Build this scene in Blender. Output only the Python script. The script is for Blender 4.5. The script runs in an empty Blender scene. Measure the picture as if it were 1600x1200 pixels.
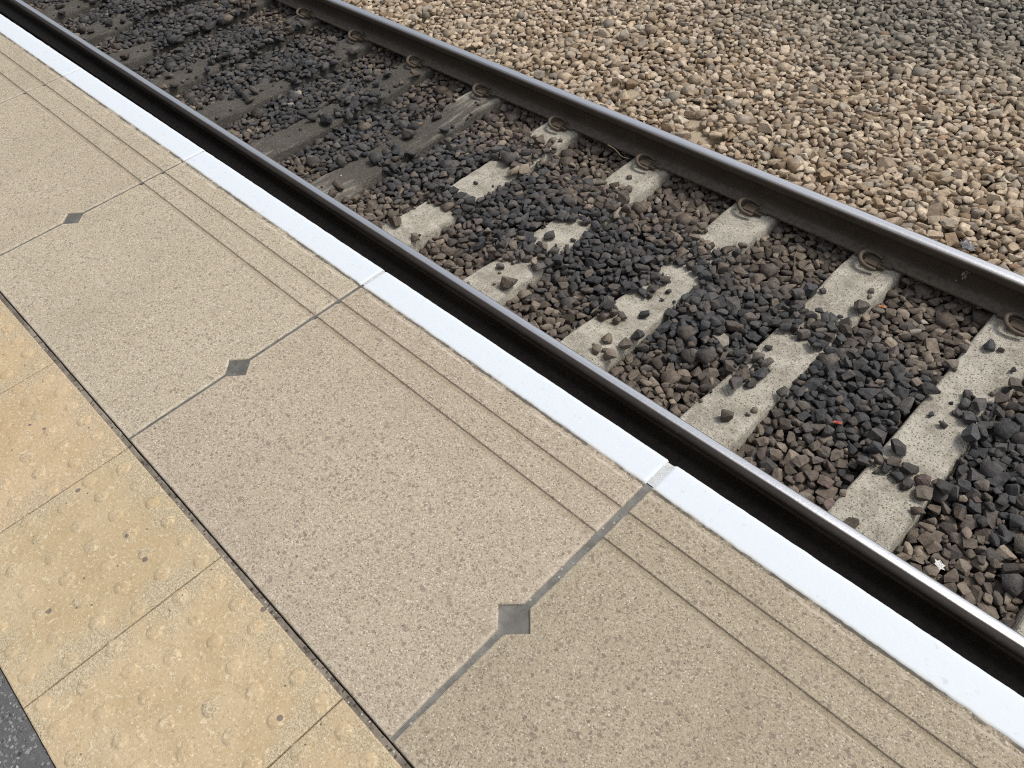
import bpy, bmesh, math, random
import numpy as np
from mathutils import Vector, Matrix, noise as mnoise

SC = bpy.context.scene
COL = SC.collection
R = math.radians
rnd = random.Random(7)
rng = np.random.default_rng(11)

# ------------------------------------------------------------------ camera, sky, sun, exposure
cam_d = bpy.data.cameras.new('camera')
cam = bpy.data.objects.new('camera', cam_d)
COL.objects.link(cam)
CAM_H = 1.341
cam.matrix_world = (Matrix.Translation((0, 0, CAM_H)) @ Matrix.Rotation(0.8833, 4, 'Z')
                    @ Matrix.Rotation(0.7304, 4, 'X') @ Matrix.Rotation(-0.1301, 4, 'Z'))
cam_d.sensor_fit = 'HORIZONTAL'
cam_d.sensor_width = 36.0
cam_d.lens = 36.0 * 1243.05 / 1600.0
cam_d.clip_start = 0.05
cam_d.clip_end = 2000
SC.camera = cam

SUN_EL, SUN_AZ = R(56), R(33)          # azimuth measured from +Y (across the track) towards +X
world = bpy.data.worlds.new('World')
SC.world = world
world.use_nodes = True
wn = world.node_tree
wn.nodes.clear()
w_out = wn.nodes.new('ShaderNodeOutputWorld')
w_bg = wn.nodes.new('ShaderNodeBackground')
w_hs = wn.nodes.new('ShaderNodeHueSaturation')
w_sky = wn.nodes.new('ShaderNodeTexSky')
w_sky.sky_type = 'NISHITA'
w_sky.sun_disc = False
w_sky.sun_elevation = SUN_EL
w_sky.sun_rotation = SUN_AZ
w_sky.air_density = 1.0
w_sky.dust_density = 3.0
w_sky.ozone_density = 1.0
w_hs.inputs['Saturation'].default_value = 0.36
w_bg.inputs['Strength'].default_value = 0.118
wn.links.new(w_sky.outputs[0], w_hs.inputs['Color'])
wn.links.new(w_hs.outputs[0], w_bg.inputs['Color'])
wn.links.new(w_bg.outputs[0], w_out.inputs['Surface'])

sun_d = bpy.data.lights.new('sun', 'SUN')
sun_d.energy = 1.5
sun_d.angle = R(13)
sun_d.color = (1.0, 0.95, 0.88)
sun = bpy.data.objects.new('sun', sun_d)
COL.objects.link(sun)
sdir = Vector((math.sin(SUN_AZ) * math.cos(SUN_EL), math.cos(SUN_AZ) * math.cos(SUN_EL), math.sin(SUN_EL)))
sun.rotation_euler = sdir.to_track_quat('Z', 'Y').to_euler()
sun.location = (0, 3, 8)

SC.view_settings.view_transform = 'Standard'
SC.view_settings.look = 'None'
SC.view_settings.gamma = 1.0
SC.view_settings.use_curve_mapping = False
SC.view_settings.exposure = 0.30
SC.cycles.use_denoising = False
SC.cycles.filter_width = 1.1
SC.cycles.sample_clamp_indirect = 4.0

# ------------------------------------------------------------------ dimensions (metres; platform top is z = 0)
Y_LIP, Y_PAINT, Y_G1, Y_G2 = 0.829, 0.7477, 0.6697, 0.5947
Y_SLAB, Y_TILE, Y_ASPH = 0.0795, 0.0665, -0.338
RAIL_Z = -0.973
Y_NEAR, Y_FAR = 1.6116, 3.0466         # gauge faces
SL_Z = -1.139                          # sleeper top at the rail seats
SL_X0, SL_P = -5.4913, 0.6437
SLAB_X0, SLAB_L = -3.3593, 0.9438
TILE_X0, TILE_L = -1.851, 0.403
Y_MID = 0.5 * (Y_NEAR + Y_FAR)


# ------------------------------------------------------------------ helpers
def tag(o, label=None, cat=None, group=None, kind=None):
    if label: o['label'] = label
    if cat: o['category'] = cat
    if group: o['group'] = group
    if kind: o['kind'] = kind
    return o


def link(name, me, mat=None, parent=None, loc=(0, 0, 0), rot=(0, 0, 0)):
    o = bpy.data.objects.new(name, me)
    COL.objects.link(o)
    o.location = loc
    o.rotation_euler = rot
    if me is not None and mat is not None and len(me.materials) == 0:
        me.materials.append(mat)
    if parent is not None:
        o.parent = parent
    return o


def mesh(name, verts, faces, smooth=False):
    me = bpy.data.meshes.new(name)
    me.from_pydata([tuple(map(float, v)) for v in verts], [], faces)
    me.update()
    if smooth:
        me.polygons.foreach_set('use_smooth', [True] * len(me.polygons))
    return me


def from_bm(name, bm, smooth=False):
    me = bpy.data.meshes.new(name)
    bm.to_mesh(me)
    bm.free()
    if smooth:
        me.polygons.foreach_set('use_smooth', [True] * len(me.polygons))
    return me


def box_bm(bm, x0, x1, y0, y1, z0, z1, bev=0.0):
    r = bmesh.ops.create_cube(bm, size=1.0)
    vs = r['verts']
    for v in vs:
        v.co = Vector((x0 + (v.co.x + .5) * (x1 - x0), y0 + (v.co.y + .5) * (y1 - y0), z0 + (v.co.z + .5) * (z1 - z0)))
    if bev > 0:
        es = list({e for v in vs for e in v.link_edges})
        bmesh.ops.bevel(bm, geom=es, offset=bev, segments=2, affect='EDGES', profile=0.6)


def sstep(a, b, x):
    t = np.clip((x - a) / (b - a), 0, 1)
    return t * t * (3 - 2 * t)


def nz(x, y, s, seed=0.0):
    return mnoise.noise(Vector((x * s + seed, y * s - seed * 1.7, seed * 0.37)))


# ------------------------------------------------------------------ node helper
class NT:
    def __init__(self, name):
        self.m = bpy.data.materials.new(name)
        self.m.use_nodes = True
        self.t = self.m.node_tree
        self.t.nodes.clear()
        self.out = self.n('ShaderNodeOutputMaterial')
        self.p = self.n('ShaderNodeBsdfPrincipled')
        self.l(self.p.outputs[0], self.out.inputs['Surface'])

    def n(self, typ, **kw):
        nd = self.t.nodes.new(typ)
        for k, v in kw.items():
            setattr(nd, k, v)
        return nd

    def l(self, a, b):
        self.t.links.new(a, b)

    def setin(self, sock, v):
        if hasattr(v, 'is_output') or isinstance(v, bpy.types.NodeSocket):
            self.l(v, sock)
        elif isinstance(v, (tuple, list)) and len(v) == 3 and sock.type == 'RGBA':
            sock.default_value = (*v, 1)
        else:
            sock.default_value = v

    def coord(self, scale=(1, 1, 1), per_object=True, world=False):
        if world:
            g = self.n('ShaderNodeNewGeometry').outputs['Position']
        else:
            g = self.n('ShaderNodeTexCoord').outputs['Object']
        m = self.n('ShaderNodeMapping')
        m.inputs['Scale'].default_value = scale
        self.l(g, m.inputs['Vector'])
        if per_object and not world:
            oi = self.n('ShaderNodeObjectInfo')
            mu = self.math('MULTIPLY', oi.outputs['Random'], 37.0)
            cb = self.n('ShaderNodeCombineXYZ')
            for i in range(3):
                self.l(mu, cb.inputs[i])
            self.l(cb.outputs[0], m.inputs['Location'])
        return m.outputs[0]

    def math(self, op, a, b=0.0, clamp=False):
        nd = self.n('ShaderNodeMath', operation=op)
        nd.use_clamp = clamp
        self.setin(nd.inputs[0], a)
        self.setin(nd.inputs[1], b)
        return nd.outputs[0]

    def noise(self, vec, scale, detail=3.0, rough=0.55, out='Fac', dist=0.0):
        nd = self.n('ShaderNodeTexNoise')
        self.l(vec, nd.inputs['Vector'])
        nd.inputs['Scale'].default_value = scale
        nd.inputs['Detail'].default_value = detail
        nd.inputs['Roughness'].default_value = rough
        nd.inputs['Distortion'].default_value = dist
        return nd.outputs[out]

    def voro(self, vec, scale, feature='F1', rand=1.0):
        nd = self.n('ShaderNodeTexVoronoi', feature=feature)
        self.l(vec, nd.inputs['Vector'])
        nd.inputs['Scale'].default_value = scale
        nd.inputs['Randomness'].default_value = rand
        return nd

    def sep(self, c):
        nd = self.n('ShaderNodeSeparateColor')
        self.l(c, nd.inputs[0])
        return nd.outputs

    def xyz(self, v):
        nd = self.n('ShaderNodeSeparateXYZ')
        self.l(v, nd.inputs[0])
        return nd.outputs

    def ss(self, v, a, b, o0=0.0, o1=1.0):
        nd = self.n('ShaderNodeMapRange', interpolation_type='SMOOTHSTEP')
        self.setin(nd.inputs['Value'], v)
        self.setin(nd.inputs['From Min'], a)
        self.setin(nd.inputs['From Max'], b)
        nd.inputs['To Min'].default_value = o0
        nd.inputs['To Max'].default_value = o1
        return nd.outputs[0]

    def ramp(self, fac, stops, interp='LINEAR'):
        nd = self.n('ShaderNodeValToRGB')
        cr = nd.color_ramp
        cr.interpolation = interp
        while len(cr.elements) < len(stops):
            cr.elements.new(0.5)
        for e, (p, c) in zip(cr.elements, stops):
            e.position = p
            e.color = (*c, 1)
        self.l(fac, nd.inputs[0])
        return nd.outputs[0]

    def mix(self, fac, a, b, blend='MIX'):
        nd = self.n('ShaderNodeMix', data_type='RGBA', blend_type=blend)
        self.setin(nd.inputs[0], fac)
        self.setin(nd.inputs[6], a)
        self.setin(nd.inputs[7], b)
        return nd.outputs[2]

    def attr(self, name, obj=False, out='Fac'):
        nd = self.n('ShaderNodeAttribute')
        nd.attribute_name = name
        nd.attribute_type = 'OBJECT' if obj else 'GEOMETRY'
        return nd.outputs[out]

    def bump(self, h, strength, dist, prev=None):
        nd = self.n('ShaderNodeBump')
        nd.inputs['Strength'].default_value = strength
        nd.inputs['Distance'].default_value = dist
        self.l(h, nd.inputs['Height'])
        if prev is not None:
            self.l(prev, nd.inputs['Normal'])
        return nd.outputs[0]

    def done(self, col=None, rough=0.8, normal=None, metal=None, spec=None):
        if col is not None: self.setin(self.p.inputs['Base Color'], col)
        self.setin(self.p.inputs['Roughness'], rough)
        if metal is not None: self.setin(self.p.inputs['Metallic'], metal)
        if normal is not None: self.l(normal, self.p.inputs['Normal'])
        if spec is not None: self.p.inputs['Specular IOR Level'].default_value = spec
        return self.m


# ------------------------------------------------------------------ materials
def m_slab():
    t = NT('exposed_aggregate')
    c = t.coord()
    tone = t.attr('tone', obj=True)
    big = t.noise(c, 3.0, 4, .6)
    mid = t.noise(c, 14.0, 3, .6)
    base = t.mix(t.ss(big, .3, .7), (.372, .320, .240), (.468, .408, .312))
    base = t.mix(t.math('MULTIPLY', mid, .30), base, (.515, .448, .345))
    base = t.mix(t.math('MULTIPLY', t.ss(t.noise(c, 1.7, 4, .65), .55, .75), .35), base, (.435, .375, .258))
    wob = t.noise(c, 150, 2, .5, out='Color')
    va = t.n('ShaderNodeVectorMath', operation='MULTIPLY_ADD')
    t.l(wob, va.inputs[0]); va.inputs[1].default_value = (.004, .004, .004); t.l(c, va.inputs[2])
    cw = va.outputs[0]
    v1 = t.voro(cw, 400)
    r1 = t.sep(v1.outputs['Color'])
    g1 = t.ramp(r1[0], [(0, (.07, .057, .042)), (.12, (.22, .18, .13)), (.28, (.40, .345, .25)), (.80, (.50, .44, .33)), (.92, (.64, .58, .46)), (1, (.74, .69, .58))])
    col = t.mix(.54, base, g1)
    v2 = t.voro(cw, 150)
    r2 = t.sep(v2.outputs['Color'])
    coarse = t.ss(big, .48, .72)
    thr = t.math('ADD', t.math('MULTIPLY', coarse, .11), .045)
    peb = t.math('MULTIPLY', t.math('LESS_THAN', r2[0], thr), t.math('LESS_THAN', v2.outputs['Distance'], t.math('MULTIPLY_ADD', r2[1], .32)))
    pebc = t.mix(r2[1], (.20, .16, .125), (.30, .25, .21))
    col = t.mix(t.math('MULTIPLY', peb, .78), col, pebc)
    v3 = t.voro(cw, 260)
    r3 = t.sep(v3.outputs['Color'])
    wh = t.math('MULTIPLY', t.math('GREATER_THAN', r3[1], .945), t.math('LESS_THAN', v3.outputs['Distance'], .36))
    col = t.mix(t.math('MULTIPLY', wh, .75), col, (.80, .76, .68))
    dk = t.math('MULTIPLY', t.math('GREATER_THAN', r3[2], .955), t.math('LESS_THAN', v3.outputs['Distance'], .3))
    col = t.mix(t.math('MULTIPLY', dk, .85), col, (.045, .038, .03))
    # worn arris
    ar = t.attr('arris')
    arn = t.math('MULTIPLY', ar, t.ss(t.noise(c, 60, 3, .6), .35, .6))
    col = t.mix(t.math('MULTIPLY', arn, .38), col, (.62, .57, .48))
    # old cream line and dark crack beside the white paint
    lc = t.n('ShaderNodeTexCoord').outputs['Object']
    ly = t.math('ADD', t.xyz(lc)[1], t.math('MULTIPLY', t.math('SUBTRACT', t.noise(c, 34, 5, .7), .5), .013))
    crm = t.math('MULTIPLY', t.ss(ly, .7290, .7310), t.ss(ly, .7360, .7340))
    crm = t.math('MULTIPLY', crm, t.ss(t.noise(c, 12, 5, .7), .44, .56))
    col = t.mix(t.math('MULTIPLY', crm, .75), col, (.62, .555, .46))
    drk = t.math('MULTIPLY', t.ss(ly, .7405, .7425), t.ss(ly, .752, .748))
    drk = t.math('MULTIPLY', drk, t.ss(t.noise(c, 14, 5, .75), .38, .54))
    col = t.mix(t.math('MULTIPLY', drk, .9), col, (.10, .09, .075))
    # dirt lying in the grooves
    for yg in (Y_G1, Y_G2):
        gm = t.ss(t.math('ABSOLUTE', t.math('SUBTRACT', t.xyz(lc)[1], yg)), .0092, .0052)
        col = t.mix(t.math('MULTIPLY', gm, t.math('ADD', .20, t.math('MULTIPLY', mid, .38))), col, (.235, .195, .135))
    # weathering: soft run-off streaks across the slab, faint pale scuffs, a few dark gum spots
    stk = t.noise(t.coord((9, 2.0, 2)), 1.0, 5, .65)
    col = t.mix(t.math('MULTIPLY', t.ss(stk, .52, .75), .22), col, (.30, .255, .18))
    scf = t.noise(t.coord((5, 16, 5)), 1.0, 5, .7)
    col = t.mix(t.math('MULTIPLY', t.ss(scf, .62, .74), .28), col, (.62, .58, .49))
    vg = t.voro(c, 5.5)
    rg = t.sep(vg.outputs['Color'])
    gum = t.math('MULTIPLY', t.math('GREATER_THAN', rg[0], .80), t.ss(t.math('ADD', vg.outputs['Distance'], t.math('MULTIPLY', mid, .05)), .075, .060))
    col = t.mix(t.math('MULTIPLY', gum, .32), col, (.24, .21, .165))
    col = t.mix(1.0, col, t.attr('tone', obj=True, out='Color'), 'MULTIPLY')
    h = t.math('ADD', t.math('MULTIPLY', v1.outputs['Distance'], -.7), t.noise(c, 420, 2, .6))
    nrm = t.bump(h, .35, .0022)
    nrm = t.bump(big, .2, .004, nrm)
    return t.done(col, .82, nrm, spec=.35)


def m_paint():
    t = NT('white_edge_paint')
    c = t.coord()
    d = t.noise(c, 40, 5, .65)
    col = t.mix(t.ss(d, .60, .76), (.70, .75, .79), (.56, .59, .61))
    d2 = t.noise(t.coord((1, .5, 1)), 120, 4, .7)
    col = t.mix(t.math('MULTIPLY', t.ss(d2, .70, .76), .5), col, (.42, .43, .43))
    ly = t.xyz(t.n('ShaderNodeTexCoord').outputs['Object'])[1]
    ed = t.ss(t.math('ADD', ly, t.math('MULTIPLY', t.noise(c, 30, 4, .6), .014)), .766, .752)
    col = t.mix(t.math('MULTIPLY', ed, .6), col, (.72, .68, .58))
    h = t.math('ADD', t.noise(c, 55, 4, .6), t.math('MULTIPLY', t.noise(c, 260, 3, .6), .4))
    return t.done(col, .62, t.bump(h, .16, .003), spec=.3)


def m_plain(name, a, b, scale=30, rough=.8, bump=.3, dist=.003, metal=None, spec=.4):
    t = NT(name)
    c = t.coord()
    col = t.mix(t.noise(c, scale, 4, .6), a, b)
    nrm = t.bump(t.noise(c, scale * 6, 3, .65), bump, dist)
    return t.done(col, rough, nrm, metal=metal, spec=spec)


def m_sealant():
    t = NT('grey_sealant')
    c = t.coord()
    col = t.mix(t.ss(t.noise(c, 22, 5, .7), .3, .7), (.130, .124, .110), (.225, .217, .197))
    col = t.mix(t.math('MULTIPLY', t.ss(t.noise(c, 75, 4, .7), .58, .70), .6), col, (.33, .305, .26))
    col = t.mix(t.math('MULTIPLY', t.ss(t.noise(c, 60, 4, .7), .40, .30), .7), col, (.05, .046, .04))
    v = t.voro(c, 130)
    r = t.sep(v.outputs['Color'])
    col = t.mix(t.math('MULTIPLY', t.math('GREATER_THAN', r[0], .94), t.math('LESS_THAN', v.outputs['Distance'], .3)), col, (.42, .40, .36))
    col = t.mix(1.0, col, t.attr('joint_shade', obj=True, out='Color'), 'MULTIPLY')
    return t.done(col, .7, t.bump(t.noise(c, 160, 3, .6), .3, .002), spec=.4)


def m_strip():
    t = NT('dirty_joint_strip')
    c = t.coord()
    col = t.mix(t.ss(t.noise(c, 16, 4, .7), .35, .65), (.13, .11, .09), (.27, .235, .19))
    v = t.voro(c, 210)
    r = t.sep(v.outputs['Color'])
    col = t.mix(t.math('MULTIPLY', t.math('GREATER_THAN', r[0], .93), t.math('LESS_THAN', v.outputs['Distance'], .35)), col, (.52, .48, .42))
    col = t.mix(t.math('MULTIPLY', t.math('GREATER_THAN', r[1], .90), .8), col, (.05, .042, .033))
    return t.done(col, .85, t.bump(t.noise(c, 120, 3, .7), .6, .004), spec=.3)


def m_tile():
    t = NT('buff_tactile_concrete')
    c = t.coord(world=True)
    big = t.noise(c, 4.5, 4, .6)
    mid = t.noise(c, 26, 4, .6)
    col = t.mix(t.ss(big, .35, .65), (.490, .375, .225), (.555, .438, .282))
    col = t.mix(t.math('MULTIPLY', t.ss(mid, .46, .70), .55), col, (.43, .325, .19))
    # pale grey wear, mostly along the joints
    lc = t.n('ShaderNodeTexCoord').outputs['Object']
    s = t.xyz(lc)
    ex = t.math('MAXIMUM', t.math('ABSOLUTE', s[0]), t.math('ABSOLUTE', s[1]))
    edge = t.ss(ex, .09, .205)
    wear = t.math('ADD', t.math('ADD', t.math('MULTIPLY', edge, .26), t.math('MULTIPLY', t.attr('worn', obj=True), .17)), t.noise(c, 11, 6, .7))
    wm = t.ss(wear, .56, .80)
    grit = t.mix(t.ss(t.noise(c, 260, 4, .75), .35, .65), (.33, .262, .165), (.66, .57, .41))
    col = t.mix(t.math('MULTIPLY', wm, .85), col, grit)
    # fine pale scabs with crisp edges
    n2 = t.noise(t.coord((1, 1, 1), world=True), 62, 5, .72, dist=.6)
    sc = t.ss(n2, .575, .605)
    col = t.mix(t.math('MULTIPLY', sc, .85), col, (.66, .555, .375))
    n3 = t.noise(c, 150, 4, .7)
    col = t.mix(t.math('MULTIPLY', t.ss(n3, .575, .625), .8), col, (.68, .59, .42))
    col = t.mix(t.math('MULTIPLY', t.ss(n3, .44, .35), .7), col, (.36, .265, .145))
    # sparse dark pebbles showing through
    v = t.voro(c, 26)
    r = t.sep(v.outputs['Color'])
    pb = t.math('MULTIPLY', t.math('GREATER_THAN', r[0], .975), t.math('LESS_THAN', v.outputs['Distance'], .15))
    col = t.mix(t.math('MULTIPLY', pb, .85), col, (.16, .13, .125))
    v2 = t.voro(c, 120)
    r2 = t.sep(v2.outputs['Color'])
    pb2 = t.math('MULTIPLY', t.math('GREATER_THAN', r2[0], .984), t.math('LESS_THAN', v2.outputs['Distance'], .26))
    col = t.mix(t.math('MULTIPLY', pb2, .8), col, (.09, .075, .06))
    col = t.mix(1.0, col, t.attr('tone', obj=True, out='Color'), 'MULTIPLY')
    h = t.math('ADD', t.math('MULTIPLY', sc, .45), t.math('ADD', t.math('MULTIPLY', n3, .6), t.math('MULTIPLY', t.noise(c, 420, 2, .6), t.math('ADD', wm, .15))))
    nrm = t.bump(h, .55, .0034)
    return t.done(col, .85, nrm, spec=.3)


def m_asphalt():
    t = NT('worn_asphalt')
    c = t.coord(world=True)
    col = t.mix(t.noise(c, 120, 4, .7), (.085, .085, .086), (.165, .165, .164))
    v = t.voro(c, 150)
    r = t.sep(v.outputs['Color'])
    col = t.mix(t.math('MULTIPLY', t.math('GREATER_THAN', r[0], .72), t.math('LESS_THAN', v.outputs['Distance'], .42)), col, (.24, .24, .235))
    return t.done(col, .85, t.bump(t.noise(c, 200, 3, .7), .8, .006), spec=.4)


def m_rail():
    t = NT('rail_steel')
    lc = t.n('ShaderNodeTexCoord').outputs['Object']
    s = t.xyz(lc)
    y, z = s[1], s[2]
    st = t.noise(t.coord((.6, 130, 130), per_object=True), 1.0, 4, .6)
    st2 = t.noise(t.coord((3, 40, 40)), 1.0, 4, .65)
    cen = t.attr('shine_centre', obj=True)
    hw = t.attr('shine_width', obj=True)
    d = t.math('ABSOLUTE', t.math('SUBTRACT', y, cen))
    d = t.math('ADD', d, t.math('MULTIPLY', t.math('SUBTRACT', st2, .5), .006))
    band = t.math('MULTIPLY', t.ss(t.math('SUBTRACT', hw, d), -.004, .004), t.ss(z, -.020, -.012))
    c = t.coord()
    rust = t.mix(t.noise(c, 9, 5, .65), t.attr('rust_dark', obj=True, out='Color'), t.attr('rust_light', obj=True, out='Color'))
    spots = t.noise(c, 45, 4, .7)
    rust = t.mix(t.math('MULTIPLY', t.ss(spots, .58, .72), .5), rust, (.085, .068, .052))
    shiny = t.mix(st, (.60, .605, .615), (.87, .875, .89))
    core = t.ss(t.math('SUBTRACT', hw, d), t.math('MULTIPLY', t.attr('soft', obj=True), .28), t.attr('soft', obj=True))
    shiny = t.mix(core, t.mix(st, (.30, .29, .28), (.44, .43, .42)), shiny)
    # lighter scuffed line on the head flank
    flank = t.math('MULTIPLY', t.ss(z, -.034, -.026), t.ss(z, -.016, -.021))
    fl = t.math('MULTIPLY', flank, t.ss(st2, .30, .60))
    rust = t.mix(t.math('MULTIPLY', fl, t.attr('flank', obj=True)), rust, (.17, .145, .11))
    dust = t.math('MULTIPLY', t.ss(z, -.126, -.136), t.ss(spots, .25, .60))
    rust = t.mix(t.math('MULTIPLY', dust, t.attr('dust', obj=True)), rust, (.185, .155, .122))
    col = t.mix(band, rust, shiny)
    rough = t.math('ADD', t.math('MULTIPLY', band, -.35), t.math('ADD', .60, t.math('MULTIPLY', st, .10)))
    nrm = t.bump(t.math('ADD', spots, t.math('MULTIPLY', t.noise(c, 160, 3, .7), .6)), .25, .003)
    return t.done(col, rough, nrm, metal=band, spec=.22)


def m_sleeper():
    t = NT('sleeper_concrete')
    c = t.coord()
    dirt = t.attr('dirt', obj=True)
    n1 = t.noise(c, 7, 5, .65)
    n2 = t.noise(c, 40, 4, .65)
    col = t.mix(t.ss(n1, .3, .7), (.34, .315, .255), (.57, .535, .45))
    col = t.mix(t.math('MULTIPLY', t.ss(n2, .5, .7), .5), col, (.30, .265, .20))
    v = t.voro(c, 115)
    r = t.sep(v.outputs['Color'])
    pit = t.math('MULTIPLY', t.math('GREATER_THAN', r[0], t.math('SUBTRACT', .62, t.math('MULTIPLY', t.attr('pits', obj=True), .42))), t.math('LESS_THAN', v.outputs['Distance'], t.math('ADD', t.math('MULTIPLY', r[1], .26), .16)))
    pit = t.math('MULTIPLY', pit, t.math('MAXIMUM', t.ss(t.noise(c, 9, 4, .65), .36, .56), t.math('MULTIPLY', t.attr('pits', obj=True), .9)))
    col = t.mix(t.math('MULTIPLY', pit, .88), col, (.085, .072, .055))
    v3 = t.voro(c, 190)
    r3 = t.sep(v3.outputs['Color'])
    col = t.mix(t.math('MULTIPLY', t.ss(r3[0], .8, .95), .5), col, (.68, .63, .54))
    gn = t.noise(c, 240, 4, .75)
    col = t.mix(t.math('MULTIPLY', t.ss(gn, .52, .36), .55), col, (.17, .15, .115))
    bl_ = t.noise(c, 18, 5, .7)
    col = t.mix(t.math('MULTIPLY', t.ss(bl_, .52, .68), .55), col, (.22, .195, .15))
    bg_ = t.noise(c, 5, 5, .7)
    col = t.mix(t.math('MULTIPLY', t.ss(bg_, .50, .70), .5), col, (.20, .175, .135))
    # oil and brake dust on the older sleepers, drawn out along the sleeper
    stn = t.noise(t.coord((16, 2.2, 6)), 1.0, 5, .65)
    oil = t.mix(stn, (.020, .019, .0185), (.098, .088, .074))
    gr = t.mix(t.math('MULTIPLY', t.ss(r3[1], .82, .97), .35), oil, (.33, .29, .23))
    wy = t.xyz(t.n('ShaderNodeNewGeometry').outputs['Position'])[1]
    drip = t.ss(t.math('ABSOLUTE', t.math('SUBTRACT', wy, Y_MID)), .62, .15)
    k = t.math('MULTIPLY', t.ss(t.math('ADD', t.math('ADD', stn, t.math('MULTIPLY', drip, .22)), t.math('SUBTRACT', dirt, .62)), .28, .66), t.ss(dirt, 0.02, .5))
    col = t.mix(t.math('MULTIPLY', k, .93), col, gr)
    # dust on the ends beyond the far rail
    wp = t.xyz(t.n('ShaderNodeNewGeometry').outputs['Position'])
    tan = t.math('MULTIPLY', t.ss(wp[1], 3.12, 3.2), .75)
    col = t.mix(tan, col, t.mix(n2, (.30, .225, .14), (.52, .415, .285)))
    h = t.math('ADD', t.math('MULTIPLY', pit, -1.0), t.math('ADD', n2, t.noise(c, 170, 3, .7)))
    return t.done(col, .9, t.bump(h, .55, .004), spec=.25)


def m_stone(name='crushed_stone'):
    t = NT(name)
    c = t.coord(world=True)
    a = t.attr('stone', out='Color')
    n1 = t.noise(c, 42, 5, .65)
    n2 = t.noise(c, 190, 4, .7)
    f = t.ramp(n1, [(.25, (.60, .585, .57)), (.5, (1, 1, 1)), (.75, (1.42, 1.40, 1.37))])
    col = t.mix(1.0, a, f, 'MULTIPLY')
    col = t.mix(t.math('MULTIPLY', t.ss(n2, .60, .74), .28), col, (.52, .47, .40))
    col = t.mix(t.math('MULTIPLY', t.ss(n2, .42, .30), .40), col, (.025, .02, .016))
    h = t.math('ADD', t.math('MULTIPLY', n1, 1.1), t.math('MULTIPLY', n2, .45))
    return t.done(col, .88, t.bump(h, .75, .007), spec=.15)


def m_ground():
    t = NT('compacted_grit')
    c = t.coord(world=True)
    v = t.voro(c, 19)
    r = t.sep(v.outputs['Color'])
    col = t.ramp(r[0], [(0, (.05, .043, .035)), (.5, (.16, .125, .09)), (1, (.28, .225, .16))])
    col = t.mix(t.ss(v.outputs['Distance'], .35, .6), col, (.03, .025, .02))
    col = t.mix(.4, col, t.mix(t.noise(c, 90, 4, .7), (.03, .026, .02), (.14, .11, .08)))
    return t.done(col, .95, t.bump(t.math('MULTIPLY', v.outputs['Distance'], -1), .8, .03), spec=.2)


def rough_iron():
    t = NT('rusty_cast_iron')
    c = t.coord()
    col = t.mix(t.noise(c, 60, 5, .7), (.05, .038, .027), (.16, .122, .082))
    return t.done(col, .82, t.bump(t.noise(c, 220, 4, .7), .5, .002), spec=.35)


M = dict(slab=m_slab(), paint=m_paint(), seal=m_sealant(), strip=m_strip(), tile=m_tile(), asphalt=m_asphalt(), rail=m_rail(),
         sleeper=m_sleeper(), stone=m_stone(), ground=m_ground(), iron=rough_iron(),
         clip=m_plain('weathered_spring_steel', (.075, .057, .040), (.155, .122, .088), 50, .7, .4, .002),
         nylon=m_plain('dusty_nylon', (.10, .082, .06), (.19, .155, .115), 40, .75, .3, .002),
         pad=m_plain('black_rubber', (.012, .012, .012), (.03, .03, .03), 40, .8),
         jointpaint=m_plain('dirty_white_paint', (.40, .415, .41), (.80, .81, .81), 70, .75, .6, .004),
         body=m_plain('dark_platform_brick', (.018, .015, .013), (.05, .042, .036), 12, .9, .6, .01),
         bed=m_plain('bedding_mortar', (.06, .05, .035), (.14, .115, .08), 30, .9),
         paper=m_plain('white_paper', (.72, .71, .68), (.85, .84, .82), 20, .8, .3),
         foil=m_plain('crumpled_foil', (.42, .43, .45), (.75, .76, .78), 30, .35, .4, .002, metal=.6),
         red=m_plain('red_scrap', (.38, .07, .04), (.50, .12, .08), 40, .6),
         orange=m_plain('orange_scrap', (.50, .20, .09), (.62, .32, .16), 40, .7),
         twig=m_plain('dry_twig', (.16, .115, .075), (.30, .23, .155), 60, .85),
         chalk=m_plain('chalk_scratch', (.34, .29, .23), (.52, .46, .38), 60, .9))

# ------------------------------------------------------------------ ground sheet
gm = mesh('ground', [(-300, -300, -1.36), (300, -300, -1.36), (300, 300, -1.36), (-300, 300, -1.36)], [(0, 1, 2, 3)])
tag(link('ground', gm, M['ground']), 'dark compacted ground under the track ballast', 'ground', kind='structure')

# ------------------------------------------------------------------ platform
bm = bmesh.new()
box_bm(bm, -40, 40, -9, Y_LIP - .30, -1.5, -.1005)
plat = tag(link('platform', from_bm('platform', bm), M['body']), 'railway platform with coping slabs and buff tactile tiles', 'platform', kind='structure')
bm = bmesh.new()
box_bm(bm, -40, 40, -9, Y_SLAB + .01, -.1, -.016)
link('bedding', from_bm('bedding', bm), M['bed'], plat)


def joint_gap(j, y):
    t = min(1, max(0, (y - Y_SLAB) / (Y_LIP - Y_SLAB)))
    g0, g1 = {0: (.006, .006), 1: (.007, .006), 2: (.0065, .009), 3: (.0085, .0175), 4: (.009, .012)}.get(j, (.008, .008))
    return g0 + (g1 - g0) * t ** 0.8


def notch(y):
    return max(0.0, .0335 - abs(y - .3665))


prof = [(Y_SLAB, -.10), (Y_SLAB, -.004), (Y_SLAB + .0015, -.001), (Y_SLAB + .005, 0), (Y_SLAB + .016, 0)]
ys = np.arange(.11, .33, .03).tolist() + [.3325, .336, .3475, .359, .3665, .374, .3855, .397, .4005] + np.arange(.42, .58, .03).tolist()
prof += [(y, 0) for y in ys]


def groove(yc):
    return [(yc - .0100, 0), (yc - .0064, -.0012), (yc - .002, -.0030), (yc + .003, -.0036), (yc + .0052, -.0032), (yc + .0067, -.0006), (yc + .0082, 0)]


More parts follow.
